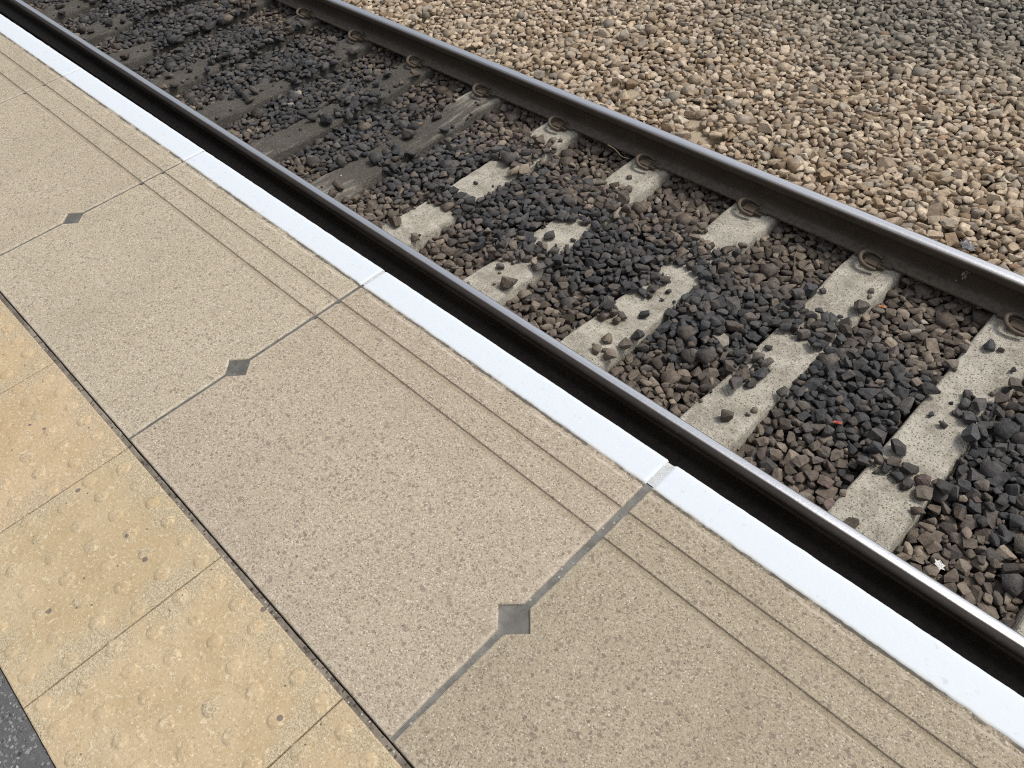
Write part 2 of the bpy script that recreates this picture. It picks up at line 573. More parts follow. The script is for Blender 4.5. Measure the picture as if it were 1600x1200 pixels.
prof += groove(Y_G2) + [(.62, 0), (.64, 0)] + groove(Y_G1) + [(.69, 0), (.71, 0), (.73, 0), (.75, 0), (.775, 0), (.80, 0)]
for a in range(0, 91, 15):
    prof.append((Y_LIP - .014 + .014 * math.sin(R(a)), -.014 + .014 * math.cos(R(a))))
prof.append((Y_LIP - .002, -.06))
prof.append((Y_LIP - .006, -.10))


def slab_mesh(k):
    """Coping slab number k lies between joint k and joint k + 1, its own x = 0 at the middle."""
    vs, fs, ar = [], [], []
    n = len(prof)
    for (y, z) in prof:
        gl, gr = joint_gap(k, y) / 2, joint_gap(k + 1, y) / 2
        e1 = .0009 * nz(y, k * 3.1, 55) + .0006 * nz(y, k * 1.3, 160)
        e2 = .0009 * nz(y, k * 5.7 + 9, 55) + .0006 * nz(y, k * 2.3 + 4, 160)
        xl = -SLAB_L / 2 + gl + notch(y) + e1
        xr = SLAB_L / 2 - gr - notch(y) + e2
        zz = z
        row = [(xl, -.10), (xl, zz - .0045), (xl + .0012, zz - .0014), (xl + .0042, zz), (xl + .012, zz)]
        row += [(xl + .012 + (xr - xl - .024) * i / 6, zz) for i in range(1, 6)]
        row += [(xr - .012, zz), (xr - .0042, zz), (xr - .0012, zz - .0014), (xr, zz - .0045), (xr, -.10)]
        vs += [(x, y, min(q, zz) if zz > -.099 else -.10) for (x, q) in row]
        m = len(row)
        ar += [1 if (i in (1, 2, 3, m - 4, m - 3, m - 2) or abs(y - Y_SLAB) < .006) else 0 for i in range(m)]
    for j in range(n - 1):
        for i in range(m - 1):
            a = j * m + i
            fs.append((a, a + 1, a + m + 1, a + m))
    me = mesh('coping_slab', vs, fs)
    at = me.attributes.new('arris', 'FLOAT', 'POINT')
    at.data.foreach_set('value', [float(v) for v in ar])
    return me


def paint_mesh(k):
    L = SLAB_L
    nx = 190
    vs, fs = [], []
    cols = []
    for i in range(nx + 1):
        u = i / nx
        gl, gr = joint_gap(k, .79) / 2, joint_gap(k + 1, .79) / 2
        x = (-L / 2 + gl - .0006) + u * (L - gl - gr + .0012)
        xw = x + k * L
        yi = Y_PAINT + .0014 * nz(xw, 0, 22, 3) + .0013 * nz(xw, 0, 90, 8) + .0008 * nz(xw, 0, 260, 5)
        e = min(u, 1 - u) * L
        dz = -.0042 * max(0, 1 - e / .005) ** 1.6
        lip = .0010 * nz(xw, 3, 30, 2) + .0006 * nz(xw, 3, 140, 2) - .003 * max(0, 1 - e / .006) ** 2
        ring = [(yi, -.0004 + dz), (yi + .0008, .0012 + dz), (yi + .006, .0014 + dz), (.78, .0015 + dz), (.80, .0015 + dz), (Y_LIP - .014, .0015 + dz)]
        for a in range(15, 91, 15):
            ring.append((Y_LIP - .014 + (.0155 + lip) * math.sin(R(a)), -.014 + .0155 * math.cos(R(a)) + dz * .5))
        ring.append((Y_LIP - .0005 + lip, -.05))
        cols.append([(x, y, z) for y, z in ring])
    m = len(cols[0])
    for c in cols: vs += c
    for i in range(nx):
        for j in range(m - 1):
            a = i * m + j
            fs.append((a, a + m, a + m + 1, a + 1))
    return mesh('painted_edge', vs, fs, True)


tones = {-6: 1.0, -5: .98, -4: 1.0, -3: .99, -2: 1.0, -1: (1.00, .985, .95), 0: (1.04, 1.02, .99), 1: (1.06, 1.045, 1.02), 2: (1.01, .975, .965), 3: (.87, .84, .80), 4: .9}
for k in range(-4, 5):
    xc = SLAB_X0 + (k + .5) * SLAB_L
    s = link('coping_slab', slab_mesh(k), M['slab'], plat, (xc, 0, .0008 * nz(k, 0, 1.7)))
    tn = tones[k]
    s['tone'] = [float(v) for v in (tn if isinstance(tn, tuple) else (tn, tn, tn))]
    link('painted_edge', paint_mesh(k), M['paint'], s)
    # sealant in the joint at the slab's left end
    L, Rr = [], []
    yy = [y for y, z in prof if z > -.006 and y < Y_PAINT + .004] + [Y_PAINT + .006]
    for y in yy:
        g = joint_gap(k, y) / 2 + notch(y) + .0015
        zz = (-.0030 if k <= 2 else -.0042) + .0012 * nz(y, k, 25) - (.0015 if notch(y) > 0 else 0)
        L.append((-g, y, zz)); Rr.append((g, y, zz + .0004))
    nn = len(yy)
    vs = L + [(0, a[1], a[2] - .0008) for a in L] + Rr
    fs = [(i, i + nn, i + nn + 1, i + 1) for i in range(nn - 1)] + [(i + nn, i + 2 * nn, i + 2 * nn + 1, i + nn + 1) for i in range(nn - 1)]
    js = link('joint_sealant', mesh('joint_sealant', vs, fs, True), M['seal'], plat, (SLAB_X0 + k * SLAB_L, 0, 0))
    js['joint_shade'] = [.74, .74, .73] if k <= 2 else [1.0, 1.0, 1.0]  # shadow inside the narrow joints painted in as a darker sealant tint
    vs, fs = [], []
    pp = [(y, z) for y, z in prof if y > Y_PAINT + .004 and z > -.06]
    pp = [(Y_PAINT + .006, 0), (Y_PAINT + .012, 0)] + pp[1:]
    for y, z in pp:
        g = joint_gap(k, y) / 2 + .0012
        d = .0016 + .0007 * nz(y, k, 60)
        yy2 = y - (.002 if z < -.001 else 0)
        vs += [(-g, yy2, z - d), (0, yy2, z - d - .0006), (g, yy2, z - d)]
    for i in range(len(pp) - 1):
        for j in range(2):
            a = i * 3 + j
            fs.append((a, a + 1, a + 4, a + 3))
    link('painted_joint', mesh('painted_joint', vs, fs, True), M['jointpaint'], plat, (SLAB_X0 + k * SLAB_L, 0, 0))

# narrow strip between coping slabs and tactile tiles, then a thin open crack along the slabs
vs, fs = [], []
nx = 700
for i in range(nx + 1):
    x = -7.2 + 9.6 * i / nx
    z = -.0030 + .0016 * nz(x, 0, 9) + .0012 * nz(x, 1, 40)
    y1 = Y_SLAB - .0030 + .0012 * nz(x, 5, 18) + .0008 * nz(x, 5, 70)
    vs += [(x, Y_TILE - .002, z), (x, Y_TILE + .006, z - .0006), (x, y1, z - .0002), (x, y1 + .0006, z - .012)]
for i in range(nx):
    for j in range(3):
        a = i * 4 + j
        fs.append((a, a + 4, a + 5, a + 1))
link('joint_strip', mesh('joint_strip', vs, fs, True), M['strip'], plat)


# tactile tiles with off-set blisters
def tile_mesh(seed):
    h = TILE_L / 2 - .0012
    hy0, hy1 = Y_ASPH, Y_TILE - .0005
    n = 26
    vs, fs = [], []

    def ring(off, z, jit):
        pts = []
        for s_ in range(4):
            for i in range(n):
                u = i / n * 2 - 1
                if s_ == 0: p = (u * h, -1, 0, -1)
                elif s_ == 1: p = (h, u, -1, 0)
                elif s_ == 2: p = (-u * h, 1, 0, 1)
                else: p = (-h, -u, 1, 0)
                pts.append((s_, u, p))
        out = []
        for s_, u, p in pts:
            j = jit * (nz(u * 3, s_ * 7 + seed * 2.3, 5) * .7 + nz(u * 3, s_ * 5 + seed, 17) * .5)
            cy = (hy0 + hy1) / 2
            hh = (hy1 - hy0) / 2
            if s_ in (0, 2):
                x, y = p[0], cy + p[1] * (hh - off - max(0, j))
                x = max(-h + off, min(h - off, x))
            else:
                x, y = (1 if s_ == 1 else -1) * (h - off - max(0, j)), cy + p[1] * hh
                y = max(cy - hh + off, min(cy + hh - off, y))
            out.append((x, y - (Y_TILE + Y_ASPH) / 2, z))
        return out
    for off, z, jit in ((0, -.03, 0), (0, -.0025, .0005), (.0008, -.0008, .0012), (.003, 0, .0016)):
        vs += ring(off, z, jit)
    m = 4 * n
    for j in range(3):
        for i in range(m):
            fs.append((j * m + i, j * m + (i + 1) % m, (j + 1) * m + (i + 1) % m, (j + 1) * m + i))
    fs.append(tuple(range(3 * m, 4 * m)))
    return mesh('tactile_tile', vs, fs)


def blister_mesh(seed):
    vs, fs = [], []
    q = 20
    prof_b = [(.0185, -.0004), (.0165, .0003), (.0150, .0016), (.0130, .0029), (.0100, .0038), (.0060, .0043), (.0025, .0044)]
    for r_, z in prof_b:
        for i in range(q):
            a = 2 * math.pi * i / q
            rr = r_ * (1 + .10 * nz(math.cos(a), math.sin(a), 1.6, seed * 3.7))
            zz = z * (1 + .30 * nz(math.cos(a) * r_ * 60, math.sin(a) * r_ * 60, 1.5, seed + 9)) - (.0004 if z < .0002 else 0) * 0
            vs.append((rr * math.cos(a), rr * math.sin(a), zz))
    for j in range(len(prof_b) - 1):
        for i in range(q):
            fs.append((j * q + i, j * q + (i + 1) % q, (j + 1) * q + (i + 1) % q, (j + 1) * q + i))
    fs.append(tuple((len(prof_b) - 1) * q + i for i in range(q)))
    return mesh('blister', vs, fs, True)


bl = [blister_mesh(i) for i in range(8)]
yc_t = (Y_TILE + Y_ASPH) / 2
ttone = {-2: (1, 1, 1), -1: (1.02, 1, .97), 0: (1.03, 1.0, .98), 1: (1.0, 1.0, .98), 2: (1.03, 1.02, 1.0), 3: (1.0, .98, .95), 4: (1, 1, 1), 5: (1, 1, 1)}
for k in range(-6, 8):
    tl = link('tactile_tile', tile_mesh(k), M['tile'], plat, (TILE_X0 + (k + .5) * TILE_L, yc_t, .0006 * nz(k, 3, 1.9)))
    tl['tone'] = [float(v) for v in ttone.get(k, (1, 1, 1))]
    if -2 <= k <= 4:
        for row in range(6):
            y = .0325 - .0683 * row
            for c in range(6):
                x = (.046 if row % 2 == 0 else .0125) + .0672 * c
                if row % 2 == 1 and c == 0: x += .007
                b = link('blister', bl[rnd.randrange(8)], M['tile'], tl, (x - TILE_L / 2, y - yc_t, 0), (0, 0, rnd.random() * 6.28))
                b.scale = (rnd.uniform(.88, 1.0),) * 2 + (rnd.uniform(.45, .85),)
                b['worn'] = rnd.uniform(.2, 1.2)
                b['tone'] = tl['tone']

# asphalt behind the tiles
vs, fs = [], []
nx = 500
for i in range(nx + 1):
    x = -7.2 + 9.6 * i / nx
    vs += [(x, -9, -.0015), (x, Y_ASPH - .012, -.0015), (x, Y_ASPH - .0022 + .0012 * nz(x, 0, 30), -.004), (x, Y_ASPH - .001, -.014)]
for i in range(nx):
    for j in range(3):
        a = i * 4 + j
        fs.append((a, a + 4, a + 5, a + 1))
asph = link('asphalt', mesh('asphalt', vs, fs), M['asphalt'], plat)


# ------------------------------------------------------------------ rails
def rail_mesh():
    half = [(0.0, 0.0), (.006, -.0001), (.012, -.0005), (.018, -.0013), (.0245, -.0029), (.0290, -.0052), (.0325, -.0087), (.0345, -.0125), (.0352, -.019), (.0356, -.034),
            (.0345, -.0375), (.0300, -.0405), (.0200, -.0460), (.0125, -.0540), (.0100, -.0650), (.0098, -.0900), (.0105, -.1120),
            (.0150, -.1240), (.0240, -.1310), (.0420, -.1375), (.0600, -.1440), (.0680, -.1465), (.0700, -.1490), (.0700, -.1575), (.0690, -.1588)]
    ring = half + [(-y, z) for y, z in reversed(half[1:])]
    xs = np.linspace(-16, 8, 49)
    vs, fs = [], []
    m = len(ring)
    for x in xs:
        vs += [(x, y, z) for y, z in ring]
    for i in range(len(xs) - 1):
        for j in range(m):
            a, b = i * m + j, i * m + (j + 1) % m
            fs.append((a, b, b + m, a + m))
    fs.append(tuple(range(m - 1, -1, -1)))
    fs.append(tuple((len(xs) - 1) * m + j for j in range(m)))
    me = mesh('rail', vs, fs, True)
    return me


def rail(yc, cant, label, yaw=0.0, **props):
    o = link('rail', rail_mesh(), M['rail'], None, (0, yc, RAIL_Z), (cant, 0, yaw))
    for k_, v in props.items():
        o[k_] = v
    return tag(o, label, 'rail', 'running rails of the track')


r_near = rail(Y_NEAR - .0356 - .005, -.05 * .6, 'steel running rail nearest the platform edge, beside the dark gap', yaw=R(-.3), dust=.25, shine_centre=.0130, shine_width=.0195, soft=.004,
              rust_dark=[.020, .0165, .014], rust_light=[.048, .040, .034], flank=.45)
r_far = rail(Y_FAR + .0356, .05 * .6, 'steel running rail farther from the platform, brown web and clips visible', dust=.75, shine_centre=.004, shine_width=.0300, soft=.014,
             rust_dark=[.046, .035, .025], rust_light=[.118, .092, .066], flank=.25)

# pale scratch mark on the far rail's web
vs, fs = [], []
for q in range(26):
    a = rnd.random()
    x = -.635 + a * .03 + rnd.uniform(-.013, .013)
    z = -.120 + a * .075 + rnd.uniform(-.006, .006)
    yv = -.0108 if z > -.112 else -.0155
    w, h = rnd.uniform(.0015, .004), rnd.uniform(.002, .007)
    b = len(vs)
    vs += [(x - w, yv - .0006, z - h), (x + w, yv - .0006, z - h * .6), (x + w * .8, yv, z + h), (x - w * .7, yv, z + h * .7)]
    fs.append((b, b + 1, b + 2, b + 3))
sm = link('scratch_mark', mesh('scratch_mark', vs, fs), M['chalk'], r_far)
sm['label'] = 'pale chalky scratches on the brown web'


# ------------------------------------------------------------------ sleepers
def sl_drop(y):
    d = abs(y - Y_MID)
    return -.014 * float(1 - sstep(.34, .52, d))


def sleeper_mesh(k):
    ysl = np.concatenate([np.linspace(-1.25, 1.25, 150)])
    vs, fs = [], []
    for y in ysl:
        dz = sl_drop(y + Y_MID)
        wid = .115 - .003 * float(1 - sstep(.3, .6, abs(y)))
        ring = []
        for sgn in (-1, 1):
            ch = max(0, nz(y, k * 4.1 + sgn * 9, 5) - .12) * .020 + max(0, nz(y, k * 2.1 + sgn * 5, 21) - .1) * .012 + .0015 * abs(nz(y, k, 70))
            ch = min(ch, .024) * (1.0 if sgn > 0 else .55)
            j = .0015 * nz(y, k + sgn * 3, 30)
            side = [(sgn * (wid - .045), dz + .0012 * nz(y, k + sgn, 12)),
                    (sgn * (wid - .010 - ch), dz - .001 + .001 * nz(y, k, 20)),
                    (sgn * (wid - .003 - ch * .7 + j), dz - .004 - ch * .25),
                    (sgn * (wid + .002 - ch * .3 + j), dz - .012 - ch * .6),
                    (sgn * (wid + .008 + j), dz - .045 - .006 * nz(y, k * 3 + sgn, 9)),
                    (sgn * (wid + .030), -.20)]
            ring += side if sgn > 0 else side[::-1]
        vs += [(x, y, z) for x, z in ring]
    m = 12
    for i in range(len(ysl) - 1):
        for j in range(m - 1):
            a = i * m + j
            fs.append((a, a + m, a + m + 1, a + 1))
    fs.append(tuple(range(m)))
    fs.append(tuple((len(ysl) - 1) * m + j for j in range(m - 1, -1, -1)))
    return mesh('sleeper', vs, fs)


def shoulder_mesh():
    bm = bmesh.new()
    box_bm(bm, -.030, .034, -.026, .020, -.03, .030, .006)
    box_bm(bm, .020, .046, -.014, .010, -.02, .022, .004)
    bmesh.ops.create_cone(bm, cap_ends=True, segments=12, radius1=.0085, radius2=.0085, depth=.03,
                          matrix=Matrix.Translation((.052, -.002, .013)) @ Matrix.Rotation(R(90), 4, 'Y'))
    return from_bm('shoulder', bm)


def tube(path, rad, seg=10, name='spring'):
    """Swept round bar through smoothed points; rad is a list or a number."""
    P = [Vector(p) for p in path]
    pts, rr = [], []
    n = len(P)
    rads = rad if isinstance(rad, list) else [rad] * n
    for i in range(n - 1):
        p0, p1, p2, p3 = P[max(0, i - 1)], P[i], P[i + 1], P[min(n - 1, i + 2)]
        for s_ in range(5):
            t = s_ / 5
            pts.append(.5 * ((2 * p1) + (-p0 + p2) * t + (2 * p0 - 5 * p1 + 4 * p2 - p3) * t * t + (-p0 + 3 * p1 - 3 * p2 + p3) * t ** 3))
            rr.append(rads[i] + (rads[i + 1] - rads[i]) * t)
    pts.append(P[-1]); rr.append(rads[-1])
    vs, fs = [], []
    up = Vector((0, 0, 1))
    for i, p in enumerate(pts):
        d = (pts[min(i + 1, len(pts) - 1)] - pts[max(i - 1, 0)]).normalized()
        a = d.cross(up)
        a = a.normalized() if a.length > 1e-4 else Vector((1, 0, 0))
        b = a.cross(d).normalized()
        for j in range(seg):
            th = 2 * math.pi * j / seg
            vs.append(p + (a * math.cos(th) + b * math.sin(th)) * rr[i])
    for i in range(len(pts) - 1):
        for j in range(seg):
            a_, b_ = i * seg + j, i * seg + (j + 1) % seg
            fs.append((a_, b_, b_ + seg, a_ + seg))
    fs.append(tuple(range(seg - 1, -1, -1)))
    fs.append(tuple((len(pts) - 1) * seg + j for j in range(seg)))
    return mesh(name, vs, fs, True)


# clip frame: +x along the rail, +y towards the rail foot, z = 0 on the sleeper
spring_me = tube([(.034, .034, .034), (.012, .041, .036), (-.014, .040, .041), (-.037, .026, .046), (-.049, .003, .047), (-.045, -.023, .044),
                  (-.026, -.043, .037), (.002, -.050, .030), (.032, -.045, .025), (.046, -.040, .023)],
                 [.0075, .0088, .0092, .0095, .0095, .0095, .0095, .0095, .0095, .0090])
shoulder_me = shoulder_mesh()
bm = bmesh.new()
box_bm(bm, -.088, .088, .018, .034, .002, .017, .002)
box_bm(bm, -.048, .050, .026, .052, .018, .026, .002)
ins_me = from_bm('insulator', bm)
bm = bmesh.new()
box_bm(bm, -.085, .085, -.07, .07, .0004, .0076, .001)
pad_me = from_bm('rail_pad', bm)

DIRT = {9: .02, 8: .0, 7: .0, 6: .03, 5: .05, 4: .16, 3: .62, 2: .78, 1: .84, 0: .86}
NUM = ['first', 'second', 'third', 'fourth', 'fifth', 'sixth', 'seventh', 'eighth', 'ninth', 'tenth', 'eleventh', 'twelfth', 'thirteenth', 'fourteenth', 'fifteenth']
SL_DESC = {8: 'pale pitted concrete sleeper with stones across its middle, first from the right edge',
           7: 'pale speckled concrete sleeper with dark stones on its middle, second from the right edge',
           6: 'pale concrete sleeper with chipped edge and a long bare middle, third from the right edge',
           5: 'pale concrete sleeper mostly buried by dark ballast, fourth from the right edge',
           4: 'pale concrete sleeper just before the dark stained ones, fifth from the right edge',
           3: 'grey brown stained concrete sleeper next after the pale ones, sixth from the right edge'}
FOOT_Y = Y_FAR + .0356 - .070
sl_x = {}
for k in range(-5, 11):
    x = SL_X0 + k * SL_P + .012
    sl_x[k] = x
    if k >= 9:
        lab = 'pale concrete sleeper at the right end of the track, %s from the row end' % NUM[10 - k]
    else:
        lab = SL_DESC.get(k, 'dark oil stained concrete sleeper between black ballast, %s from the right edge' % NUM[8 - k])
    s = link('sleeper', sleeper_mesh(k), M['sleeper'], None, (x, Y_MID, SL_Z), (0, 0, R(rnd.uniform(-.5, .5))))
    s['pits'] = {8: 1.0, 7: .9, 9: .9, 6: .45, 5: .35, 4: .3}.get(k, .15)
    s['dirt'] = DIRT.get(k, .9 if k < 0 else .0)
    tag(s, lab, 'railway sleeper', 'concrete sleepers under the rails')
    xr = SL_X0 + k * SL_P
    link('rail_pad', pad_me, M['pad'], s, (xr - x, Y_FAR + .0356 - Y_MID, 0))
    link('rail_pad', pad_me, M['pad'], s, (xr - x, Y_NEAR - .0356 - Y_MID, 0))
    # clip at the far rail's inner foot (its other clips stay hidden behind rails and platform)
    if k >= 0:
        link('shoulder', shoulder_me, M['iron'], s, (xr - x, FOOT_Y - .024 - Y_MID, 0))
        e = bpy.data.objects.new('rail_clip', None)
        COL.objects.link(e)
        e.location = (xr, FOOT_Y - .024, SL_Z)
        cond = 'on a pale bare sleeper' if k >= 4 else 'on a dark stained sleeper'
        lab = ('rusty c-shaped spring clip %s, %s clip from the right edge' % (cond, NUM[8 - k])) if k <= 8 else 'rusty c-shaped spring clip at the track end beyond the right edge, %s' % ('inner one' if k == 9 else 'outer one')
        tag(e, lab, 'rail clip', 'spring clips along the far rail')
        link('spring', spring_me, M['clip'], e, rot=(0, 0, R(rnd.uniform(-3, 3))))
        link('insulator', ins_me, M['nylon'], e)


# ------------------------------------------------------------------ crushed stone shapes
CELL = .005


def hull(pts):
    bm = bmesh.new()
    for p in pts:
        bm.verts.new(p)
    r_ = bmesh.ops.convex_hull(bm, input=bm.verts)
    dead = [g for g in r_['geom_interior'] if isinstance(g, bmesh.types.BMVert)] + [g for g in r_['geom_unused'] if isinstance(g, bmesh.types.BMVert)]
    if dead:
        bmesh.ops.delete(bm, geom=list(set(dead)), context='VERTS')
    return bm


def random_rot(tilt):
    a = rng.uniform(0, 2 * math.pi)
    ax = rng.uniform(0, 2 * math.pi)
    t = abs(rng.normal(0, tilt))
    return np.array(Matrix.Rotation(t, 3, Vector((math.cos(ax), math.sin(ax), 0))) @ Matrix.Rotation(a, 3, 'Z'))


def tri_arrays(bm):
    bm.verts.index_update()
    return np.array([v.co[:] for v in bm.verts]), np.array([[v.index for v in f.verts] for f in bm.faces], dtype=np.int64)


class Stone:
    pass


def make_stone(size):
    """Half-space cut stone: flat fracture faces, then rotated to lie on a broad side."""
    while True:
        n = int(rng.integers(7, 12))
        d = rng.normal(size=(n, 3))
        d = np.vstack([d, np.eye(3), -np.eye(3)])
        d /= np.linalg.norm(d, axis=1)[:, None]
        off = np.concatenate([rng.uniform(.58, .98, n), rng.uniform(.80, 1.10, 6)])
        dual = d / off[:, None]
        bm = hull(dual)
        bmesh.ops.triangulate(bm, faces=bm.faces)
        dv, df = tri_arrays(bm)
        bm.free()
        P = []
        for f in df:
            A = dv[f]
            if abs(np.linalg.det(A)) > 1e-6:
                P.append(np.linalg.solve(A, np.ones(3)))
        P = np.array(P)
        P = P[np.linalg.norm(P, axis=1) < 1.55]
        if len(P) >= 10:
            break
    ax = np.array([1.0, rng.uniform(.58, .95), rng.uniform(.36, .78)]) * size
    P = (P * ax) @ random_rot(.30).T
    bm = hull(P)
    bmesh.ops.remove_doubles(bm, verts=bm.verts, dist=size * .06)
    bmesh.ops.dissolve_limit(bm, angle_limit=R(7), verts=bm.verts, edges=bm.edges)
    b2 = bm.copy()
    bmesh.ops.triangulate(bm, faces=bm.faces)
    s = Stone()
    s.v, s.f = tri_arrays(bm)
    bm.normal_update()
    pl = [(f.normal.copy(), f.normal.dot(f.verts[0].co)) for f in bm.faces if f.calc_area() > 1e-9]
    bm.free()
    try:
        bmesh.ops.bevel(b2, geom=list(b2.edges), offset=size * .030, segments=1, affect='EDGES', profile=.5, clamp_overlap=True)
        bmesh.ops.remove_doubles(b2, verts=b2.verts, dist=size * .01)
        bmesh.ops.triangulate(b2, faces=b2.faces)
        s.bv, s.bf = tri_arrays(b2)
    except Exception:
        s.bv, s.bf = s.v, s.f
    b2.free()
    # height rasters
    ext = np.abs(s.v[:, :2]).max(0)
    hx, hy = int(ext[0] / CELL) + 1, int(ext[1] / CELL) + 1
    gx, gy = np.meshgrid(np.arange(-hx, hx + 1) * CELL, np.arange(-hy, hy + 1) * CELL, indexing='ij')
    top = np.full(gx.shape, 9.0)
    bot = np.full(gx.shape, -9.0)
    ok = np.ones(gx.shape, bool)
    for nn, dd in pl:
        if nn.z > 1e-3:
            top = np.minimum(top, (dd - nn.x * gx - nn.y * gy) / nn.z)
        elif nn.z < -1e-3:
            bot = np.maximum(bot, (dd - nn.x * gx - nn.y * gy) / nn.z)
        else:
            ok &= (nn.x * gx + nn.y * gy) <= dd
    ok &= top > bot
    s.mask, s.hx, s.hy = ok, hx, hy
    s.top = np.where(ok, top, -50.0)
    s.bot = np.where(ok, bot, 50.0)
    s.mean_top = float(top[ok].mean()) if ok.any() else 0
    s.cells = int(ok.sum())
    s.long = float(np.ptp(s.v, axis=0).max())
    s.flat = float(np.ptp(s.v[:, 2]) / max(np.ptp(s.v[:, 0]), np.ptp(s.v[:, 1])))
    return s


sizes = np.clip(rng.normal(.0315, .0068, 260), .017, .052)
STONES = [s for s in (make_stone(z) for z in sizes) if s.cells > 12]
BIG = [s for s in (make_stone(z) for z in np.clip(rng.normal(.0355, .0080, 220), .019, .060)) if s.cells > 12]
SMALL = [s for s in (make_stone(z) for z in rng.uniform(.008, .016, 50)) if s.cells > 3]

# ------------------------------------------------------------------ the bed: fill with dropped stones
GX0, GX1, GY0, GY1 = -9.3, 1.5, 1.30, 7.0
NX, NY = int((GX1 - GX0) / CELL), int((GY1 - GY0) / CELL)
gx = GX0 + np.arange(NX) * CELL
gy = GY0 + np.arange(NY) * CELL
XX, YY = np.meshgrid(gx, gy, indexing='ij')


def lowfreq(step, amp, seed):
    r_ = np.random.default_rng(seed)
    nx_, ny_ = int((GX1 - GX0) / step) + 3, int((GY1 - GY0) / step) + 3
    g = r_.uniform(-1, 1, (nx_, ny_))
    fx, fy = (gx - GX0) / step, (gy - GY0) / step
    ix, iy = fx.astype(int), fy.astype(int)
    tx, ty = sstep(0, 1, fx - ix)[:, None], sstep(0, 1, fy - iy)[None, :]
    a, b = g[np.ix_(ix, iy)], g[np.ix_(ix + 1, iy)]
    c, d = g[np.ix_(ix, iy + 1)], g[np.ix_(ix + 1, iy + 1)]
    return amp * ((a * (1 - tx) + b * tx) * (1 - ty) + (c * (1 - tx) + d * tx) * ty)


H = np.full((NX, NY), SL_Z - .115)
T = np.full((NX, NY), -9.0)
four = (YY > 1.55) & (YY < 3.06)
tt = (YY - Y_NEAR) / (Y_FAR - Y_NEAR)
mound = np.exp(-((tt - .5) / .24) ** 2)
near_x = sstep(-3.6, -2.6, XX)                       # the right part of the track is heaped higher
T4 = SL_Z - .066 + mound * (.026 + .038 * near_x) + lowfreq(.35, .012, 3)
T4 = np.where(tt > .80, np.maximum(T4, SL_Z - .046), T4)
T4 = np.where(tt < .2, np.maximum(T4, SL_Z - .056), T4)
T[four] = T4[four]
T[(YY <= 1.55)] = SL_Z - .09
tan = YY >= 3.06
Tt = SL_Z - .012 + .030 * sstep(3.6, 4.4, YY) + lowfreq(.5, .016, 5)
T[tan] = Tt[tan]
# sleepers: solid, bare unless covered
COVER = {8: [(.29, .035, 0, .022), (.60, .06, 1, .018)],
         7: [(.61, .080, 0, .024), (.36, .06, -1, .018)],
         6: [(.65, .085, 0, .024), (.46, .08, -1, .018), (.27, .03, -1, .02)],
         5: [(.66, .13, 0, .024), (.34, .08, 0, .024)],
         4: [(.74, .11, 0, .026), (.36, .06, 0, .024)],
         3: [(.40, .06, 1, .016)], 2: [(.58, .09, 0, .018)], 1: [(.66, .16, 0, .022)], 0: [(.64, .20, 0, .026)]}
for k, x in sl_x.items():
    i0, i1 = int((x - .118 - GX0) / CELL), int((x + .118 - GX0) / CELL) + 1
    if i1 < 0 or i0 >= NX: continue
    i0 = max(i0, 0)
    jm = (gy > Y_MID - 1.25) & (gy < Y_MID + 1.25)
    drop = np.array([sl_drop(y) for y in gy])
    H[i0:i1, jm] = (SL_Z + drop[jm])[None, :]
    j4 = jm & (gy < 3.06)
    T[i0:i1, j4] = -9
    j5 = jm & (gy >= 3.06)
    lf = lowfreq(.13, 1, 40 + k)[i0:i1, j5]
    bare = (lf > .45) | ((lf > .30) & (YY[i0:i1, j5] > 3.30) & (YY[i0:i1, j5] < 3.60) & (k in (2, 4, 5, 6)))
    T[i0:i1, j5] = np.where(bare, -9, SL_Z + .022)
    for (tc, hw, side, hgt) in COVER.get(k, [(.6, .24, 0, .026)] if k < 0 else [(.5, .2, 0, .026)]):
        yc, hy = Y_NEAR + tc * 1.435, hw * 1.435
        sub = ((np.abs(YY[i0:i1] - yc) < hy * (1 + .5 * lowfreq(.12, 1, 60 + k)[i0:i1]))
               & ((side * (XX[i0:i1] - x) > -.015) if side else np.ones_like(XX[i0:i1], bool)))
        T[i0:i1] = np.where(sub, SL_Z + drop[None, :] + hgt, T[i0:i1])
# stones may lie under the rail foot but not inside rails or fastenings
BLK = np.zeros((NX, NY), bool)
BAYS = T > -5
for yc in (Y_NEAR - .0356, Y_FAR + .0356):
    band = np.abs(gy - yc) < .074
    T[:, band] = np.where(BAYS[:, band], SL_Z - .036, -9)
    BLK[:, band] = True
for k, x in sl_x.items():
    xr = SL_X0 + k * SL_P
    c = (np.abs(XX - xr) < .10) & (YY > FOOT_Y - .105) & (YY < FOOT_Y)
    H[c] = SL_Z + .06
    T[c] = -9
# part of the bed worth filling: what a camera near the platform can see
want = (YY < 3.75) | ((YY < 3.3 + .657 * (XX + 5.57) + 1.0) & (XX < .9 - .35 * (YY - 3.3)))
want &= (XX > -9.1) & (XX < 1.3) & (YY < 6.85)
want &= (YY > 1.40)
T[~want] = -9

SLP = np.zeros((NX, NY), bool)                         # sleeper tops left bare
for k, x in sl_x.items():
    c = (np.abs(XX - x) < .112) & (YY < 3.0) & (YY > Y_NEAR - .2) & (T < -5)
    SLP |= c
placed = []                                            # (variant list id, variant, x, y, z)


def try_place(lib, vi, i, j, tol):
    s = lib[vi]
    a, b, c, d = i - s.hx, i + s.hx + 1, j - s.hy, j + s.hy + 1
    if a < 0 or c < 0 or b > NX or d > NY:
        return None
    z = float((H[a:b, c:d] - s.bot).max())
    if BLK[a:b, c:d].any() and z + float(s.top.max()) > SL_Z + .006:
        return None
    if tol >= 0:
        ov = SLP[a:b, c:d]
        if ov.any() and (ov & s.mask).sum() > .16 * s.cells:
            return None
    return z


